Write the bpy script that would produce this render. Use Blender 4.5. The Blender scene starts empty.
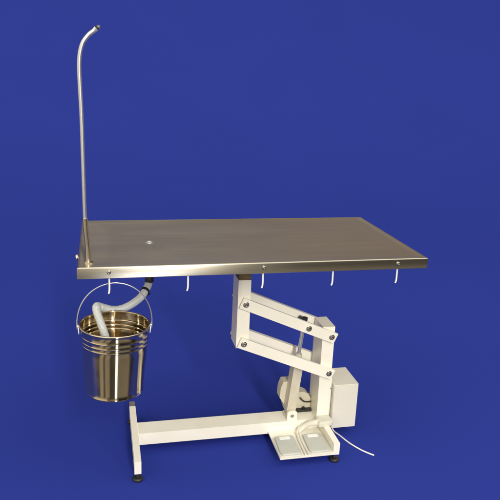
import bpy, bmesh, math, random
from mathutils import Vector, Matrix
random.seed(4)
S = bpy.context.scene
COL = S.collection
R = math.radians

# ------------------------------------------------------------------ materials
def nodes(name):
    m = bpy.data.materials.new(name); m.use_nodes = True
    nt = m.node_tree
    return m, nt, nt.nodes['Principled BSDF']

def noise(nt, scale, detail=3, vec=None, rough=.5):
    n = nt.nodes.new('ShaderNodeTexNoise')
    n.inputs['Scale'].default_value = scale; n.inputs['Detail'].default_value = detail
    n.inputs['Roughness'].default_value = rough
    if vec is not None: nt.links.new(vec, n.inputs['Vector'])
    return n

def coords(nt, scale=(1, 1, 1)):
    t = nt.nodes.new('ShaderNodeTexCoord'); mp = nt.nodes.new('ShaderNodeMapping')
    mp.inputs['Scale'].default_value = scale
    nt.links.new(t.outputs['Object'], mp.inputs['Vector'])
    return mp.outputs['Vector']

def mixcol(nt, fac, a, b):
    r = nt.nodes.new('ShaderNodeValToRGB')
    r.color_ramp.elements[0].color = (*a, 1); r.color_ramp.elements[1].color = (*b, 1)
    r.color_ramp.elements[0].position = .35; r.color_ramp.elements[1].position = .65
    nt.links.new(fac, r.inputs['Fac'])
    return r.outputs['Color']

def rng(nt, val, a, b, lo=0., hi=1.):
    r = nt.nodes.new('ShaderNodeMapRange')
    r.inputs['From Min'].default_value = lo; r.inputs['From Max'].default_value = hi
    r.inputs['To Min'].default_value = a; r.inputs['To Max'].default_value = b
    nt.links.new(val, r.inputs['Value'])
    return r.outputs['Result']

def bump(nt, b, h, strength, dist):
    n = nt.nodes.new('ShaderNodeBump')
    n.inputs['Strength'].default_value = strength; n.inputs['Distance'].default_value = dist
    nt.links.new(h, n.inputs['Height']); nt.links.new(n.outputs['Normal'], b.inputs['Normal'])

def plain(name, a, b, rough, metal=0., scale=30, bstr=.0, bdist=.001, spec=.5, coat=0., rv=.2):
    m, nt, bs = nodes(name)
    v = coords(nt)
    n = noise(nt, scale, 4, v)
    nt.links.new(mixcol(nt, n.outputs['Fac'], a, b), bs.inputs['Base Color'])
    n2 = noise(nt, scale * 3, 2, v)
    nt.links.new(rng(nt, n2.outputs['Fac'], rough * (1 - rv), rough * (1 + rv), .3, .7), bs.inputs['Roughness'])
    bs.inputs['Metallic'].default_value = metal
    bs.inputs['Specular IOR Level'].default_value = spec
    bs.inputs['Coat Weight'].default_value = coat
    if bstr: bump(nt, bs, noise(nt, scale * 8, 3, v).outputs['Fac'], bstr, bdist)
    return m

def brushed(name, col_a, col_b, rough):
    """stainless sheet, brushed along its length"""
    m, nt, bs = nodes(name)
    bs.inputs['Metallic'].default_value = 1
    fine = noise(nt, 1, 4, coords(nt, (4, 420, 420)), .65)
    wide = noise(nt, 1, 4, coords(nt, (1.4, 240, 240)), .7)
    blot = noise(nt, 1, 5, coords(nt, (2.0, 6, 6)), .6)
    mx = nt.nodes.new('ShaderNodeMath'); mx.operation = 'ADD'
    nt.links.new(fine.outputs['Fac'], mx.inputs[0]); nt.links.new(wide.outputs['Fac'], mx.inputs[1])
    half = rng(nt, mx.outputs[0], 0, 1, .6, 1.4)
    nt.links.new(mixcol(nt, half, col_a, col_b), bs.inputs['Base Color'])
    nt.links.new(rng(nt, blot.outputs['Fac'], rough * .94, rough * 1.06, .3, .7), bs.inputs['Roughness'])
    bs.inputs['Anisotropic'].default_value = .97
    tg = nt.nodes.new('ShaderNodeCombineXYZ')
    tg.inputs[0].default_value = 0; tg.inputs[1].default_value = .7; tg.inputs[2].default_value = .714
    nt.links.new(tg.outputs[0], bs.inputs['Tangent'])
    bump(nt, bs, fine.outputs['Fac'], .12, .0004)
    return m

M = {}
M['paint'] = plain('cream_powder_coat', (.855, .825, .715), (.90, .87, .775), .42, scale=9, bstr=.12, bdist=.0006, coat=.1)
M['box_paint'] = plain('ivory_enamel', (.69, .665, .58), (.73, .705, .62), .5, scale=12, bstr=.12, bdist=.0006)
M['motor'] = plain('ivory_plastic', (.56, .52, .41), (.62, .575, .46), .5, scale=20, bstr=.1, bdist=.0006)
M['top'] = brushed('brushed_steel', (.55, .505, .415), (.62, .575, .48), .23)
M['polished'] = plain('polished_steel', (.68, .59, .435), (.71, .62, .465), .13, 1, scale=6)
nt = M['polished'].node_tree; bs = nt.nodes['Principled BSDF']      # spun steel: fine rings round the pail
bs.inputs['Anisotropic'].default_value = 1.0
tg = nt.nodes.new('ShaderNodeCombineXYZ'); tg.inputs[2].default_value = 1
nt.links.new(tg.outputs[0], bs.inputs['Tangent'])
M['steel'] = plain('satin_steel', (.75, .775, .83), (.77, .795, .85), .38, 1, scale=40, rv=.04)
M['bolt'] = plain('zinc_bolt', (.42, .40, .37), (.52, .50, .46), .25, 1, scale=60)
M['socket'] = plain('aged_steel', (.63, .56, .45), (.66, .59, .47), .30, 1, scale=60, rv=.06)
M['rubber'] = plain('black_rubber', (.012, .012, .013), (.02, .02, .021), .5, scale=50)
M['cap'] = plain('grey_plastic', (.16, .15, .13), (.2, .19, .16), .5, scale=50)  # tip screw, and the darker grey rear length of the foot bars
M['column_shade'] = plain('painted_shade_brown', (.13, .085, .04), (.18, .12, .055), .5, .4, scale=40)  # tabletop's shadow on the column top, painted as dark brown
M['white'] = plain('white_plastic', (.86, .86, .84), (.9, .9, .88), .35, scale=40)
M['pad'] = plain('grey_rubber_pad', (.50, .515, .475), (.53, .545, .505), .6, scale=14, bstr=.12, bdist=.0004)
M['duct'] = plain('grey_cover', (.60, .59, .50), (.66, .64, .55), .5, scale=40)
m, nt, bs = nodes('milky_hose')
bs.inputs['Base Color'].default_value = (.63, .65, .66, 1); bs.inputs['Roughness'].default_value = .35
bs.inputs['Transmission Weight'].default_value = .12
bs.inputs['Subsurface Weight'].default_value = .25; bs.inputs['Subsurface Radius'].default_value = (.01, .01, .01)
M['hose'] = m
m, nt, bs = nodes('blue_backdrop_cloth')
v = coords(nt); n = noise(nt, .8, 4, v)
BLUE = (.0264, .0427, .292)
nt.links.new(mixcol(nt, n.outputs['Fac'], tuple(c * .985 for c in BLUE), tuple(c * 1.015 for c in BLUE)), bs.inputs['Base Color'])
bs.inputs['Roughness'].default_value = .95; bs.inputs['Specular IOR Level'].default_value = .0
M['blue'] = m

# ------------------------------------------------------------------ mesh tools
def obj(name, bm, mat, parent=None, label=None, bevel=0., seg=2, sharp=35):
    if bevel:
        es = [e for e in bm.edges if len(e.link_faces) == 2 and e.calc_face_angle(0) > R(30)]
        bmesh.ops.bevel(bm, geom=es, offset=bevel, segments=seg, profile=.5, affect='EDGES', clamp_overlap=True)
    bmesh.ops.recalc_face_normals(bm, faces=bm.faces[:])
    me = bpy.data.meshes.new(name); bm.to_mesh(me); bm.free()
    for p in me.polygons: p.use_smooth = len(p.vertices) <= 4
    me.set_sharp_from_angle(angle=R(sharp))
    me.materials.append(M[mat])
    o = bpy.data.objects.new(name, me); COL.objects.link(o)
    if parent is not None: o.parent = parent
    if label: o['label'] = label
    return o

def box(x0, x1, y0, y1, z0, z1, bm=None):
    bm = bm or bmesh.new()
    vs = [bm.verts.new((x, y, z)) for z in (z0, z1) for y in (y0, y1) for x in (x0, x1)]
    for f in ((0, 2, 3, 1), (4, 5, 7, 6), (0, 1, 5, 4), (2, 6, 7, 3), (0, 4, 6, 2), (1, 3, 7, 5)):
        bm.faces.new([vs[i] for i in f])
    return bm

def prism(pts, d, bm=None):
    """polygon pts (3-D) extruded by vector d"""
    bm = bm or bmesh.new()
    a = [bm.verts.new(p) for p in pts]; b = [bm.verts.new(Vector(p) + Vector(d)) for p in pts]
    bm.faces.new(a[::-1]); bm.faces.new(b)
    n = len(a)
    for i in range(n): bm.faces.new((a[i], a[(i + 1) % n], b[(i + 1) % n], b[i]))
    return bm

def smooth_path(pts, k=8):
    P = [Vector(p) for p in pts]; out = []
    for i in range(len(P) - 1):
        p0 = P[max(i - 1, 0)]; p1 = P[i]; p2 = P[i + 1]; p3 = P[min(i + 2, len(P) - 1)]
        for j in range(k):
            t = j / k
            out.append(.5 * ((2 * p1) + (p2 - p0) * t + (2 * p0 - 5 * p1 + 4 * p2 - p3) * t * t + (3 * p1 - p0 - 3 * p2 + p3) * t ** 3))
    out.append(P[-1]); return out

def tube(path, rad, n=14, bm=None, cap=True):
    bm = bm or bmesh.new()
    P = [Vector(p) for p in path]; L = len(P)
    rf = rad if callable(rad) else (lambda i: rad)
    t = (P[1] - P[0]).normalized()
    u = t.orthogonal().normalized(); rings = []
    for i in range(L):
        tn = (P[min(i + 1, L - 1)] - P[max(i - 1, 0)]).normalized()
        q = t.rotation_difference(tn); u = (q @ u).normalized(); t = tn
        v = t.cross(u); r = rf(i)
        rings.append([bm.verts.new(P[i] + (u * math.cos(a) + v * math.sin(a)) * r) for a in [2 * math.pi * k / n for k in range(n)]])
    for a, b in zip(rings, rings[1:]):
        for k in range(n): bm.faces.new((a[k], a[(k + 1) % n], b[(k + 1) % n], b[k]))
    if cap:
        bm.faces.new(rings[0][::-1]); bm.faces.new(rings[-1])
    return bm

def cyl(a, b, r, n=24, bm=None): return tube([a, b], r, n, bm)

def lathe(prof, n=64, bm=None, mat=None, closed=False):
    bm = bm or bmesh.new(); mat = mat or Matrix()
    rings = []
    for r, z in prof:
        if r < 1e-6: rings.append([bm.verts.new(mat @ Vector((0, 0, z)))])
        else: rings.append([bm.verts.new(mat @ Vector((r * math.cos(2 * math.pi * k / n), r * math.sin(2 * math.pi * k / n), z))) for k in range(n)])
    pr = list(zip(rings, rings[1:]))
    for a, b in pr:
        if len(a) == 1 and len(b) == 1: continue
        for k in range(n):
            k2 = (k + 1) % n
            if len(a) == 1: bm.faces.new((a[0], b[k2], b[k]))
            elif len(b) == 1: bm.faces.new((a[k], a[k2], b[0]))
            else: bm.faces.new((a[k], a[k2], b[k2], b[k]))
    return bm

def hexbolt(c, d, r, h, bm=None):
    """domed bolt head with washer; c centre on the surface, d outward direction"""
    bm = bm or bmesh.new()
    q = Vector((0, 0, 1)).rotation_difference(Vector(d)).to_matrix().to_4x4()
    mt = Matrix.Translation(c) @ q
    lathe([(0, -.002), (r * 1.45, -.002), (r * 1.45, .0012), (r * 1.3, .002), (r * 1.02, .002)], 28, bm, mt)
    lathe([(r, .002), (r, h * .75), (r * .86, h), (r * .45, h), (r * .38, h * .55), (0, h * .55)], 6 if r > .0075 else 24, bm, mt)
    return bm

def thing(name, label, cat, loc=(0, 0, 0)):
    o = bpy.data.objects.new(name, None); COL.objects.link(o); o.location = loc
    o['label'] = label; o['category'] = cat; o.empty_display_size = .1
    return o

# ------------------------------------------------------------------ backdrop (one blue sheet: floor sweeping up into the back)
def backdrop():
    prof = [(-.36, 0.)]
    prof += [(y, 0.) for y in (-.2, .2, .6, 1, 1.5, 2, 3, 4, 5, 6, 7, 8)]
    prof = [q for q in prof if q[0] < 2.6]
    for k in range(0, 61):                              # a long soft sweep, steepening towards the top
        t = k / 60
        prof.append((3 + 9.5 * t, 4.0 * t ** 2.6))
    bm = bmesh.new(); xs = [-8 + i for i in range(33)]
    rows = [[bm.verts.new((x, y, z)) for x in xs] for y, z in prof]
    for a, b in zip(rows, rows[1:]):
        for i in range(len(xs) - 1): bm.faces.new((a[i], a[i + 1], b[i + 1], b[i]))
    o = obj('backdrop', bm, 'blue', sharp=60); o['kind'] = 'structure'
    return o
backdrop()

# ------------------------------------------------------------------ the table
T = thing('operating_table', 'veterinary operating table with a brushed steel top on a cream folding lift frame', 'operating table')
H, TH, L, D = .942, .042, 1.3, .6777
DR = (.267, .322)

def tabletop():
    bm = bmesh.new()
    ins = .006; nx, ny = 104, 56
    def sm(t): t = max(0, min(1, t)); return t * t * (3 - 2 * t)
    def h(x, y):
        e = min(x, L - x, y, D - y)
        dist = math.hypot((x - DR[0]) / L, (y - DR[1]) / D)
        dish = .0014 * sm((e - .010) / .024)
        slope = .0035 * (1 - min(1, dist / .9)) * sm((e - .02) / .1)
        wob = .00035 * math.sin(x * 9.1 + 1.3 * y) * math.sin(y * 11 + 2 * x) * sm((e - .03) / .08)
        return H - dish - slope + wob
    def axis(n, len_):
        a = [ins + .002, ins + .006]
        edge = [ins, .009, .013, .017, .021, .025, .029, .034]
        core = [.034 + (len_ - .068) * i / (n - 1) for i in range(1, n - 1)]
        return edge + core + [len_ - e for e in edge[::-1]]
    xs, ys = axis(nx, L), axis(ny, D)
    g = [[bm.verts.new((x, y, h(x, y))) for x in xs] for y in ys]
    hole = .0095
    for j in range(len(ys) - 1):
        for i in range(len(xs) - 1):
            bm.faces.new((g[j][i], g[j][i + 1], g[j + 1][i + 1], g[j + 1][i]))
    loop = [g[0][i] for i in range(len(xs))] + [g[j][-1] for j in range(1, len(ys))] + [g[-1][i] for i in range(len(xs) - 2, -1, -1)] + [g[j][0] for j in range(len(ys) - 2, 0, -1)]
    def ring(out, z):
        r = []
        for v in loop:
            x, y = v.co.x, v.co.y
            X = x - out if abs(x - ins) < 1e-6 else (x + out if abs(x - (L - ins)) < 1e-6 else x)
            Y = y - out if abs(y - ins) < 1e-6 else (y + out if abs(y - (D - ins)) < 1e-6 else y)
            if out < 0:
                X = min(max(x, ins - out), L - ins + out); Y = min(max(y, ins - out), D - ins + out)
            r.append(bm.verts.new((X, Y, z)))
        return r
    prev = loop
    for out, z in ((.0023, H - .0003), (.0042, H - .0015), (.0055, H - .0033), (.006, H - .006), (.006, H - TH + .002), (.0052, H - TH + .0005), (.004, H - TH), (-.018, H - TH), (-.019, H - TH + .002), (-.0195, H - .012)):
        cur = ring(out, z)
        for k in range(len(loop)):
            k2 = (k + 1) % len(loop)
            bm.faces.new((prev[k], prev[k2], cur[k2], cur[k]))
        prev = cur
    bm.faces.new(prev)
    return obj('tabletop', bm, 'top', T, sharp=50)
top = tabletop()

# drain with its ring
zd = H - .0047
bm = lathe([(.0165, -.001), (.0165, .0008), (.015, .0022), (.0115, .0022), (.0095, .0008), (.0085, -.0005), (.0085, .0002), (.004, .0012), (0, .0016)], 36, None, Matrix.Translation((DR[0], DR[1], zd)))
obj('drain', bm, 'steel', top)

# tie hooks under the front edge
def hook_mesh(x):
    bm = bmesh.new()
    p = smooth_path([(x, .012, H - TH + .012), (x, .011, .886), (x, .010, .862), (x - .001, .0095, .850), (x - .003, .0105, .8420)], 6)
    tube(p, .0031, 10, bm)
    if x < .2:
        q = smooth_path([(x, .012, .868), (x, .030, .8655), (x, .046, .866), (x, .052, .873)], 5)
        tube(q, .0026, 8, bm)
    return bm
for x in (.107, .380, .654, .923, 1.182):
    obj('tie_hook', hook_mesh(x), 'white', top)
# thumb screws on the front edge
for x in (.106, .654, 1.178):
    bm = lathe([(0, .0), (.0072, .0), (.0072, .002), (.0060, .0035), (.0060, .006), (.0045, .0072), (.003, .0072), (.003, .005), (0, .005)], 24, None, Matrix.Translation((x, .0, .9225)) @ Matrix.Rotation(R(90), 4, 'X'))
    obj('thumb_screw', bm, 'bolt', top)
# locking knob on the end
bm = lathe([(0, 0), (.010, 0), (.011, .002), (.011, .0065), (.0095, .008), (0, .0084)], 24, None, Matrix.Translation((.0, .150, .935)) @ Matrix.Rotation(R(-90), 4, 'Y'))
obj('locking_knob', bm, 'socket', top)

# drip pole
px = smooth_path([(.0345, .060, 1.035), (.032, .06, 1.07), (.0305, .06, 1.12), (.0305, .06, 1.26), (.0305, .06, 1.43), (.0288, .06, 1.52), (.0278, .06, 1.58), (.0288, .06, 1.612), (.0328, .06, 1.643), (.0425, .06, 1.672), (.060, .06, 1.6955), (.076, .06, 1.7085), (.084, .06, 1.7155)], 8)
npx = len(px)
pole = obj('drip_pole', tube(px, lambda i: .0062 + .0014 * min(1, i / npx * 1.2) + (.0022 * max(0, (i - npx + 9)) / 9), 18), 'steel', T, 'tall thin steel pole bent over at the top, at the left end of the table')
bm = tube(smooth_path([(.0365, .058, .9405), (.0372, .058, .955), (.0376, .059, .975), (.0368, .060, 1.0), (.0352, .060, 1.025), (.0325, .060, 1.06), (.0312, .060, 1.100)], 6), .0090, 18)
sock = obj('pole_socket', bm, 'socket', pole)
bm = prism([(.026, .068, .9395), (.046, .068, .9395), (.054, .063, .9395), (.056, .051, .9395), (.051, .044, .9395), (.036, .046, .9395), (.026, .054, .9395)], (0, 0, .0055))
obj('pole_foot', bm, 'socket', pole, bevel=.002)
bm = cyl((.084, .06, 1.7155), (.0905, .06, 1.7205), .0052, 18); 
obj('pole_plug', bm, 'rubber', pole)
bm = hexbolt((.0905, .06, 1.7205), (.8, 0, .6), .0045, .006)
obj('tip_screw', bm, 'cap', pole)

# column; its top block is coloured dark for the tabletop's shadow
obj('shaded_column_top', box(.6305, .6815, .306, .406, .767, H - .0125), 'column_shade', T)
column = obj('column', prism([(.6290, .304, .771), (.6270, .304, .468), (.6815, .304, .468), (.6820, .304, .771)], (0, .104, 0)), 'paint', T, bevel=.003)

# lift arms
def arm(p, q, y0, y1, hw=.0235, ext=.021):
    p = Vector(p); q = Vector(q); d = (q - p).normalized(); n = Vector((-d.z, 0, d.x))
    a, b = p - d * ext, q + d * ext
    pts = [a - n * hw, b - n * hw, b + n * hw, a + n * hw]
    pts = [Vector((v.x, y0, v.z)) for v in pts]
    return prism(pts, (0, y1 - y0, 0))
UL, UR = (.661, 0, .668), (1.049, 0, .500)
LL, LR = (.658, 0, .490), (1.049, 0, .326)
MID = (.942, 0, .546)
for (a, b) in ((UL, UR), (LL, LR)):
    o = obj('lift_arm', arm(a, b, .290, .3015), 'paint', T, bevel=.0018)
    for c in (a, b):
        obj('pivot_bolt', hexbolt((c[0], .290, c[2]), (0, -1, 0), .0088, .010), 'bolt', o)
    if a is UL:
        obj('pivot_bolt', hexbolt((MID[0], .290, MID[2]), (0, -1, 0), .0088, .010), 'bolt', o)
    o = obj('lift_arm', arm(a, b, .4225, .446), 'paint', T, bevel=.0018)
    for c in (a, b):
        obj('pivot_bolt', hexbolt((c[0], .446, c[2]), (0, 1, 0), .0088, .010), 'bolt', o)

# post
post = obj('post', box(1.0115, 1.0660, .304, .420, .062, .5435), 'paint', T, bevel=.003)
# narrow flange between post and control box
bm = box(1.0655, 1.079, .322, .330, .060, .285)
fl = obj('fixing_flange', bm, 'paint', post, bevel=.0012)
for z in (.235, .085):
    obj('flange_screw', hexbolt((1.0735, .322, z), (0, -1, 0), .0028, .003), 'bolt', fl)

# actuator
top_p = Vector((.9415, .360, .546)); bot_p = Vector((.898, .360, .118))
ax = (top_p - bot_p).normalized(); sx = Vector((0, 1, 0)); nx_ = sx.cross(ax).normalized()
def along(z): return bot_p + ax * ((z - bot_p.z) / ax.z)
def skewbox(z0, z1, hx, hy0, hy1, dx=0, bm=None):
    a, b = along(z0) + nx_ * dx, along(z1) + nx_ * dx
    def q(c): return [c - nx_ * hx + sx * hy0, c + nx_ * hx + sx * hy0, c + nx_ * hx + sx * hy1, c - nx_ * hx + sx * hy1]
    return prism(q(a), b - a, bm)
act = obj('actuator', skewbox(.122, .352, .0205, -.027, .027), 'motor', T, bevel=.004, label='ivory electric lift cylinder leaning between the beam and the upper arm')
bm = cyl(along(.352), along(.398), .0155, 28)
obj('sleeve', bm, 'motor', act, bevel=.0015)
obj('piston_rod', cyl(along(.390), along(.542), .0085, 24), 'steel', act)
bm = cyl(along(.528), along(.570), .013, 20)
cyl((MID[0], .303, MID[2]), (MID[0], .421, MID[2]), .0095, 18, bm)
obj('rod_end', bm, 'rubber', act)
# motor housing behind and left of the cylinder
mp = [(.857, .384, .172), (.860, .384, .220), (.871, .384, .250), (.915, .384, .250), (.915, .384, .104), (.886, .384, .104), (.878, .384, .138)]
obj('motor_housing', prism(mp, (0, .050, 0)), 'motor', act, bevel=.006, seg=3)
gp = [(.925, .392, .190), (.978, .392, .186), (.994, .392, .176), (1.014, .392, .146), (1.014, .392, .098), (.925, .392, .098)]
g = obj('gear_housing', prism(gp, (0, .05, 0)), 'motor', act, bevel=.005, seg=3)
obj('motor_cable', tube(smooth_path([(.955, .388, .162), (.972, .382, .146), (.990, .383, .140), (1.009, .388, .138)], 6), .0035, 10), 'rubber', act)
obj('motor_cable', tube(smooth_path([(.968, .386, .098), (.972, .378, .118), (.982, .378, .108), (.996, .381, .097)], 6), .0035, 10), 'rubber', act)
obj('gear_base', box(.925, 1.0085, .372, .3905, .0955, .107), 'rubber', act, bevel=.002)
# clevis bracket on the beam
bm = prism([(.876, .311, .0945), (.921, .311, .0945), (.921, .311, .132), (.912, .311, .139), (.885, .311, .139), (.876, .311, .132)], (0, .010, 0))
box(.880, .917, .320, .398, .0945, .099, bm)
br = obj('clevis_bracket', bm, 'paint', act, bevel=.0015)
obj('clevis_bolt', hexbolt((.8985, .311, .117), (0, -1, 0), .0058, .006), 'bolt', br)

# base beam and the two foot bars
obj('base_beam', box(.2168, 1.0245, .3078, .3983, .0395, .0942), 'paint', T, bevel=.003)
for x in (.2031, 1.0383):
    hw = .0135
    fb = obj('foot_bar', box(x - hw, x + hw, .1042, .545, .0390, .0936), 'paint', T, bevel=.0025)
    obj('bar_rear_end', box(x - hw + .001, x + hw - .001, .545, .590, .040, .0926), 'cap', fb, bevel=.002)  # rear length of the bar, in darker grey
    for y in (.122, .556):
        bm = lathe([(0, 0), (.020, 0), (.0215, .002), (.0215, .009), (.018, .0135), (.0085, .015), (.0085, .019), (0, .019)], 32, None, Matrix.Translation((x, y, .0005)))
        ft = obj('levelling_foot', bm, 'rubber', fb)
        bm = cyl((x, y, .018), (x, y, .040), .0052, 16)
        lathe([(0, 0), (.0095, 0), (.0095, .007), (0, .007)], 6, bm, Matrix.Translation((x, y, .030)))
        obj('foot_stud', bm, 'bolt', ft)

# weld seams where the tubes meet
def seam(a, b_, parent):
    a, b_ = Vector(a), Vector(b_); n = max(8, int((b_ - a).length / .0012))
    pts = [a.lerp(b_, i / n) + Vector((random.uniform(-1, 1), random.uniform(-1, 1), random.uniform(-1, 1))) * .0003 for i in range(n + 1)]
    obj('weld_seam', tube(pts, lambda i: .0026 + .0006 * math.sin(i * 1.6) + random.uniform(-.0002, .0002), 8), 'paint', parent, sharp=80)
beam = bpy.data.objects['base_beam']
seam((.2175, .3085, .041), (.2175, .3085, .0930), beam)
seam((.2175, .3090, .0936), (.2175, .3975, .0936), beam)
seam((1.0115, .312, .0946), (1.0115, .394, .0946), post)

# pedal plate
bm = box(.789, 1.0246, .098, .3072, .044, .0515)
plate = obj('pedal_plate', bm, 'paint', T, bevel=.0015)
def roundpoly(pts, rad, n=5):
    out = []; N = len(pts)
    for i in range(N):
        p = Vector(pts[i]); a = Vector(pts[i - 1]); b = Vector(pts[(i + 1) % N])
        q = min(rad, .42 * (a - p).length, .42 * (b - p).length)
        p0 = p + (a - p).normalized() * q; p1 = p + (b - p).normalized() * q
        for k in range(n + 1):
            t = k / n
            out.append((1 - t) ** 2 * p0 + 2 * t * (1 - t) * p + t * t * p1)
    return out
def cushion(pts, h, r, n=5):
    """rounded pad: a convex outline in plan (level), height h, top edge rolled over with radius r"""
    bm = bmesh.new(); N = len(pts); P = []
    for p in pts:
        if not P or (Vector(p) - P[-1]).length > 1e-5: P.append(Vector(p))
    if (P[0] - P[-1]).length < 1e-5: P.pop()
    N = len(P); nm = []
    cen = sum(P, Vector()) / N
    for i in range(N):
        t = (P[(i + 1) % N] - P[i - 1]).normalized(); q = Vector((-t.y, t.x, 0))
        nm.append(q if q.dot(cen - P[i]) > 0 else -q)
    levels = [(0, 0), (0, h - r)] + [(r * (1 - math.cos(R(90) * k / n)), h - r + r * math.sin(R(90) * k / n)) for k in range(1, n + 1)]
    rings = [[bm.verts.new(P[i] + nm[i] * o + Vector((0, 0, z))) for i in range(N)] for o, z in levels]
    for a, c in zip(rings, rings[1:]):
        for i in range(N): bm.faces.new((a[i], a[(i + 1) % N], c[(i + 1) % N], c[i]))
    top = rings[-1]; ct = sum((v.co for v in top), Vector()) / N
    for k in (.66, .33):
        nr = [bm.verts.new(ct + (v.co - ct) * k) for v in rings[-1]]
        for i in range(N): bm.faces.new((top[i], top[(i + 1) % N], nr[(i + 1) % N], nr[i]))
        top = nr
    c = bm.verts.new(ct)
    for i in range(N): bm.faces.new((top[i], top[(i + 1) % N], c))
    bm.faces.new(rings[0][::-1])
    return bm
for x0 in (.800, .928):
    z = .0525
    w = .084
    pts = roundpoly([(x0 + .000, .103, z), (x0 + w - .004, .103, z), (x0 + w + .002, .125, z), (x0 + w, .243, z), (x0, .243, z), (x0 - .006, .130, z)], .012)
    pd = obj('foot_pedal', cushion(pts, .0125, .0045), 'pad', plate, label='grey rubber foot pedal with a white slot')
    sl = roundpoly([(x0 + .018, .212, .0646), (x0 + w - .018, .212, .0646), (x0 + w - .018, .234, .0646), (x0 + .018, .234, .0646)], .006)
    obj('pedal_slot', cushion(sl, .0016, .0008), 'white', pd)
    rim = roundpoly([(x0 - .009, .0985, z), (x0 + w + .006, .0985, z), (x0 + w + .008, .125, z), (x0 + w + .008, .250, z), (x0 - .007, .250, z), (x0 - .011, .13, z)], .012)
    obj('pedal_frame', cushion(rim, .003, .0012), 'box_paint', plate)
# ridge carrying the pedal leads between the pads
bm = bmesh.new()
tube([(.9012, .100, .0545), (.9035, .205, .0555), (.909, .262, .058), (.928, .292, .066), (.958, .302, .083)], .0058, 14, bm)
tube([(.9165, .100, .0545), (.9155, .205, .0555), (.920, .262, .058), (.936, .290, .066), (.964, .302, .083)], .0058, 14, bm)
obj('pedal_lead', bm, 'box_paint', plate)
# swollen cover over the beam and a grey guard at the post foot
def dome(c, rx, ry, rz, bm=None, n=28, m=10, pw=2.6):
    bm = bm or bmesh.new(); rings = []
    for j in range(m + 1):
        a = R(90) * j / m
        s = math.cos(a) ** (2 / pw); zz = math.sin(a) ** (2 / pw)
        if j == m: rings.append([bm.verts.new((c[0], c[1], c[2] + rz))])
        else: rings.append([bm.verts.new((c[0] + rx * s * math.cos(2 * math.pi * k / n), c[1] + ry * s * math.sin(2 * math.pi * k / n), c[2] + rz * zz)) for k in range(n)])
    bm.faces.new(rings[0][::-1])
    for a, b in zip(rings, rings[1:]):
        for k in range(n):
            if len(b) == 1: bm.faces.new((a[k], a[(k + 1) % n], b[0]))
            else: bm.faces.new((a[k], a[(k + 1) % n], b[(k + 1) % n], b[k]))
    return bm
sl_path = smooth_path([(1.012, .262, .103), (.992, .268, .100), (.972, .277, .092), (.952, .284, .078), (.934, .281, .064), (.920, .268, .058)], 6)
nsl = len(sl_path)
obj('lead_cover', tube(sl_path, lambda i: .0150 - .0075 * (i / nsl) ** 1.5, 18), 'box_paint', plate)
pts = roundpoly([(1.002, .236, .0942), (1.066, .244, .0942), (1.074, .262, .0942), (1.070, .3035, .0942), (1.002, .3035, .0942), (.996, .262, .0942)], .012)
obj('cable_guard', cushion(pts, .021, .009), 'duct', post)

# control box
pts = [(1.0815, .300, .044), (1.1985, .300, .044), (1.1985, .300, .2605), (1.0815, .300, .2605)]
cb = obj('control_box', prism(pts, (0, .165, 0)), 'box_paint', T, bevel=.0035, seg=3)
obj('box_lid', prism([(1.0835, .2965, .047), (1.1965, .2965, .047), (1.1965, .2965, .258), (1.0835, .2965, .258)], (0, .003, 0)), 'box_paint', cb, bevel=.0012)
bm = cyl((1.105, .350, .046), (1.105, .350, .028), .008, 16)
gl = obj('cable_gland', bm, 'rubber', cb, bevel=.001)
cord = smooth_path([(1.105, .350, .034), (1.107, .344, .018), (1.113, .330, .0068), (1.128, .298, .0036), (1.150, .232, .0036), (1.178, .178, .0036), (1.200, .148, .0036), (1.223, .123, .0036)], 8)
obj('power_cord', tube(cord, .0034, 12), 'white', cb)

# drain hose
fit_bm = cyl((DR[0], DR[1], H - .012), (DR[0] - .001, .322, .800), .0125, 20)
lathe([(0, 0), (.0165, 0), (.0175, .004), (.0175, .022), (.015, .028), (0, .028)], 20, fit_bm, Matrix.Translation((.2665, .322, .772)))
hp = [(.2662, .322, .777), (.263, .318, .765), (.254, .300, .7535), (.229, .26, .732), (.192, .22, .719), (.154, .196, .711), (.116, .185, .713), (.083, .167, .730), (.0655, .147, .744), (.0600, .128, .7485), (.0610, .112, .736), (.069, .100, .712), (.082, .086, .674), (.097, .074, .620)]
path = smooth_path(hp, 8)
# resample evenly so that the corrugations are even
cum = [0]
for a, b in zip(path, path[1:]): cum.append(cum[-1] + (b - a).length)
def at(s):
    for i in range(len(cum) - 1):
        if cum[i + 1] >= s: return path[i].lerp(path[i + 1], (s - cum[i]) / max(1e-9, cum[i + 1] - cum[i]))
    return path[-1]
N = 460
pp = [at(cum[-1] * i / N) for i in range(N + 1)]
pitch = .0042
def hr(i):
    s = cum[-1] * i / N
    t = s / pitch * 2 * math.pi
    return .0145 + .0009 * math.sin(t)
hose = obj('drain_hose', tube(pp, hr, 20), 'hose', T, 'milky corrugated hose running from the drain into the bucket', sharp=80)
obj('hose_fitting', fit_bm, 'rubber', hose, bevel=.0012)
c0 = at(.052); c1 = at(.056); dd = (c1 - c0).normalized()
mt = Matrix.Translation(c0) @ Vector((0, 0, 1)).rotation_difference(dd).to_matrix().to_4x4()
bm = lathe([(.0157, -.0055), (.0173, -.0055), (.0173, .0055), (.0157, .0055)], 28, None, mt)
lathe([(0, 0), (.0045, 0), (.0045, .012), (0, .012)], 12, bm, mt @ Matrix.Translation((-.004, -.019, 0)) @ Matrix.Rotation(R(90), 4, 'Y'))
obj('hose_clip', bm, 'rubber', hose, bevel=.0)

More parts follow.
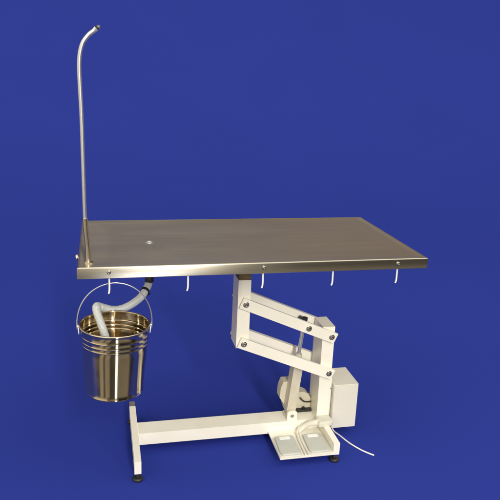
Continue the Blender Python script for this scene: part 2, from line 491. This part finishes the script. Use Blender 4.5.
# ------------------------------------------------------------------ the bucket
BC = Vector((.1235, .042, .716))
tilt = Matrix.Translation(BC) @ Matrix.Rotation(.030, 4, 'Y')
B = thing('bucket', 'polished steel bucket hanging by its wire handle under the left end of the table', 'bucket', BC)
B.rotation_euler = (0, .030, 0)
Rt, Rb, hb = .1225, .1050, .257
def rw(z): return Rb + (Rt - Rb) * (1 + z / hb)
prof = [(0, -hb + .006), (Rb - .012, -hb + .006), (Rb - .006, -hb + .0015), (Rb - .002, -hb), (Rb + .0012, -hb + .001), (Rb + .0024, -hb + .004), (Rb + .0016, -hb + .0075), (rw(-hb + .011), -hb + .011)]
def bead(zc, a=.0011, w=.0030):
    return [(rw(zc + w * t) + a * math.cos(t * math.pi / 2) ** 2, zc + w * t) for t in (-1, -.66, -.33, 0, .33, .66, 1)]
prof += [(rw(z), z) for z in (-.235, -.2, -.16, -.12, -.09)]
for zc in (-.067, -.052, -.034): prof += bead(zc)
prof += [(rw(-.02), -.02), (rw(-.008), -.008)]
rr = .0038
for k in range(0, 11):
    a = R(-80 + 260 * k / 10)
    prof.append((Rt + .0012 + rr * math.cos(a), -.002 + rr * math.sin(a)))
th = .0016
prof += [(rw(-.010) - th, -.010), (rw(-.03) - th, -.03)]
for zc in (-.034, -.052, -.067): prof += [(r - th * 1.2, z) for r, z in bead(zc)[::-1]]
prof += [(rw(z) - th, z) for z in (-.09, -.16, -.235)] + [(Rb - .006, -hb + .012), (Rb - .02, -hb + .0085), (0, -hb + .0085)]
obj('pail', lathe(prof, 96), 'polished', B, sharp=60)
# lugs and handle (local coordinates)
for s in (-1, 1):
    bm = bmesh.new()
    pts = roundpoly([(s * (Rt + .0005), -.017, -.034), (s * (Rt + .0005), .017, -.034), (s * (Rt + .002), .011, .000), (s * (Rt + .002), -.011, .000)], .005)
    prism(pts, (s * .0032, 0, 0), bm)
    ring = [(s * (Rt + .0075), .0085 * math.cos(a), -.010 + .0085 * math.sin(a)) for a in [2 * math.pi * k / 20 for k in range(21)]]
    tube(ring, .0028, 8, bm, cap=False)
    for y, z in ((-.008, -.027), (.008, -.027)):
        lathe([(.0038, 0), (.003, .0016), (0, .0022)], 12, bm, Matrix.Translation((s * (Rt + .0036), y, z)) @ Matrix.Rotation(R(90 * s), 4, 'Y'))
    obj('handle_lug', bm, 'steel', B)
inv = Matrix.Rotation(-.030, 4, 'Y')
apex = inv @ (Vector((.112, .043, .8695)) - BC)
hpth = []
ex = Rt + .0085
hh = apex.z + .010
for k in range(0, 49):
    a = math.pi * k / 48
    x = -ex * math.cos(a); z = -.010 + hh * math.sin(a) ** .92
    hpth.append((x + .0035 * math.copysign(1, x) * math.sin(a) ** .5 * abs(math.cos(a)), (apex.y) * math.sin(a), z))
e0, e1 = Vector(hpth[0]), Vector(hpth[-1])
hpth = [e0 + Vector((.010, 0, -.004)), e0 + Vector((-.001, 0, -.006))] + hpth + [e1 + Vector((.001, 0, -.006)), e1 + Vector((-.010, 0, -.004))]
obj('handle', tube(hpth, .0021, 10), 'steel', B)

# ------------------------------------------------------------------ light
W = bpy.data.worlds.new('World'); S.world = W; W.use_nodes = True  # made-up unseen surroundings, shaped for even light and reflections
nt = W.node_tree; bg = nt.nodes['Background']
tc = nt.nodes.new('ShaderNodeTexCoord'); sp = nt.nodes.new('ShaderNodeSeparateXYZ')
nt.links.new(tc.outputs['Generated'], sp.inputs[0])
ng = nt.nodes.new('ShaderNodeMath'); ng.operation = 'MULTIPLY'; ng.inputs[1].default_value = -1
nt.links.new(sp.outputs['Y'], ng.inputs[0])
at2 = nt.nodes.new('ShaderNodeMath'); at2.operation = 'ARCTAN2'
nt.links.new(sp.outputs['X'], at2.inputs[0]); nt.links.new(ng.outputs[0], at2.inputs[1])
azn = rng(nt, at2.outputs[0], 0, 1, -math.pi, math.pi)
def ramp(fac, stops, interp='LINEAR'):
    r = nt.nodes.new('ShaderNodeValToRGB'); r.color_ramp.interpolation = interp
    el = r.color_ramp.elements
    while len(el) < len(stops): el.new(.5)
    for e, (p, c) in zip(el, stops): e.position = p; e.color = (*c, 1)
    nt.links.new(fac, r.inputs['Fac']); return r.outputs['Color']
def az(d): return (d + 180) / 360
WARM = (1.0, .86, .62)
def w(k): return tuple(k * c for c in WARM)
def b(k): return tuple(k * c for c in (1, .76, .44))
side = ramp(azn, [(az(-180), b(.16)), (az(-150), b(.13)), (az(-125), w(.9)), (az(-95), w(1.0)), (az(-90), w(.5)), (az(-84), w(.5)), (az(-78), w(1.0)), (az(-30), w(.8)), (az(-22), w(.14)),
                  (az(-4), w(.30)), (az(10), w(.30)), (az(14), w(.02)), (az(44), w(.02)), (az(56), w(.12)), (az(62), w(.05)), (az(94), w(.45)), (az(118), w(.45)), (az(135), b(.36)), (az(160), b(.36)), (az(172), b(.16)), (az(180), b(.14))])
elev = rng(nt, sp.outputs['Z'], 0, 1, -1, 1)
def mulcol(a, b):
    m_ = nt.nodes.new('ShaderNodeMix'); m_.data_type = 'RGBA'; m_.blend_type = 'MULTIPLY'; m_.inputs[0].default_value = 1
    nt.links.new(a, m_.inputs[6]); nt.links.new(b, m_.inputs[7]); return m_.outputs[2]
def addcol(a, b):
    m_ = nt.nodes.new('ShaderNodeMix'); m_.data_type = 'RGBA'; m_.blend_type = 'ADD'; m_.inputs[0].default_value = 1
    nt.links.new(a, m_.inputs[6]); nt.links.new(b, m_.inputs[7]); return m_.outputs[2]
low = ramp(azn, [(az(-88), w(.03)), (az(-60), w(.05)), (az(-56), w(.36)), (az(-46), w(.40)), (az(-43), w(.08)), (az(-38), w(.08)), (az(-35), w(.34)), (az(-22), w(.30)), (az(-17), w(.06)), (az(1), w(.07)), (az(3), (3.4, 3.6, 3.9)), (az(8), (3.4, 3.6, 3.9)), (az(10), w(.22)), (az(52), w(.26)), (az(60), w(.03)), (az(84), w(.03)), (az(92), w(.5)), (az(112), w(.4)), (az(120), w(.03))])  # bands and a narrow bright streak added for the pail's reflections
lowm = ramp(elev, [(.02, (0, 0, 0)), (.08, (1, 1, 1)), (.24, (1, 1, 1)), (.28, (0, 0, 0))])
vert = ramp(elev, [(.27, (0, 0, 0)), (.32, (.6, .6, .6)), (.5, (1, 1, 1)), (.74, (1, 1, 1)), (.80, (0, 0, 0))])
overhead_fill = ramp(elev, [(0, (0, 0, 0)), (.68, (0, 0, 0)), (.78, (1.85, 1.76, 1.57)), (1, (1.85, 1.76, 1.57))])  # added overhead glow, acting as distant unseen softboxes
front = rng(nt, ng.outputs[0], 0, 1, -.25, .25)
high = rng(nt, sp.outputs['Z'], 0, .32, .70, .9)
mxm = nt.nodes.new('ShaderNodeMath'); mxm.operation = 'MAXIMUM'
nt.links.new(front, mxm.inputs[0]); nt.links.new(high, mxm.inputs[1])
overhead_fill = mulcol(overhead_fill, mxm.outputs[0])
nt.links.new(addcol(addcol(mulcol(side, vert), mulcol(low, lowm)), overhead_fill), bg.inputs['Color'])
bg.inputs['Strength'].default_value = 1.0

def area(name, loc, aim, sx_, sy_, power, col):
    l = bpy.data.lights.new(name, 'AREA'); l.shape = 'RECTANGLE'; l.size = sx_; l.size_y = sy_
    l.energy = power; l.color = col
    o = bpy.data.objects.new(name, l); COL.objects.link(o); o.location = loc
    o.rotation_euler = (Vector(aim) - Vector(loc)).to_track_quat('-Z', 'Y').to_euler()
    return o
area('key_softbox', (1.65, -12.9, 6.4), (.6, .3, .7), 1.0, 6.0, 1540, (1, .955, .86))

# ------------------------------------------------------------------ camera
cam = bpy.data.cameras.new('camera'); co = bpy.data.objects.new('camera', cam); COL.objects.link(co)
cam.sensor_width = 36; cam.lens = 648.086 / 500 * 36; cam.clip_start = .05; cam.clip_end = 200
r = Vector((0.97493291, -0.21894021, 0.03963582)); u = Vector((0.02357664, 0.27879072, 0.96006243)); f = Vector((0.22124637, 0.93506199, -0.27696412))
mw = Matrix((( r.x, u.x, -f.x, .08797595), (r.y, u.y, -f.y, -2.15951236), (r.z, u.z, -f.z, 1.62996902), (0, 0, 0, 1)))
co.matrix_world = mw
S.camera = co
S.render.engine = 'CYCLES'
S.view_settings.view_transform = 'Standard'; S.view_settings.look = 'None'
S.view_settings.exposure = 0; S.view_settings.gamma = 1
S.render.resolution_x = S.render.resolution_y = 1024
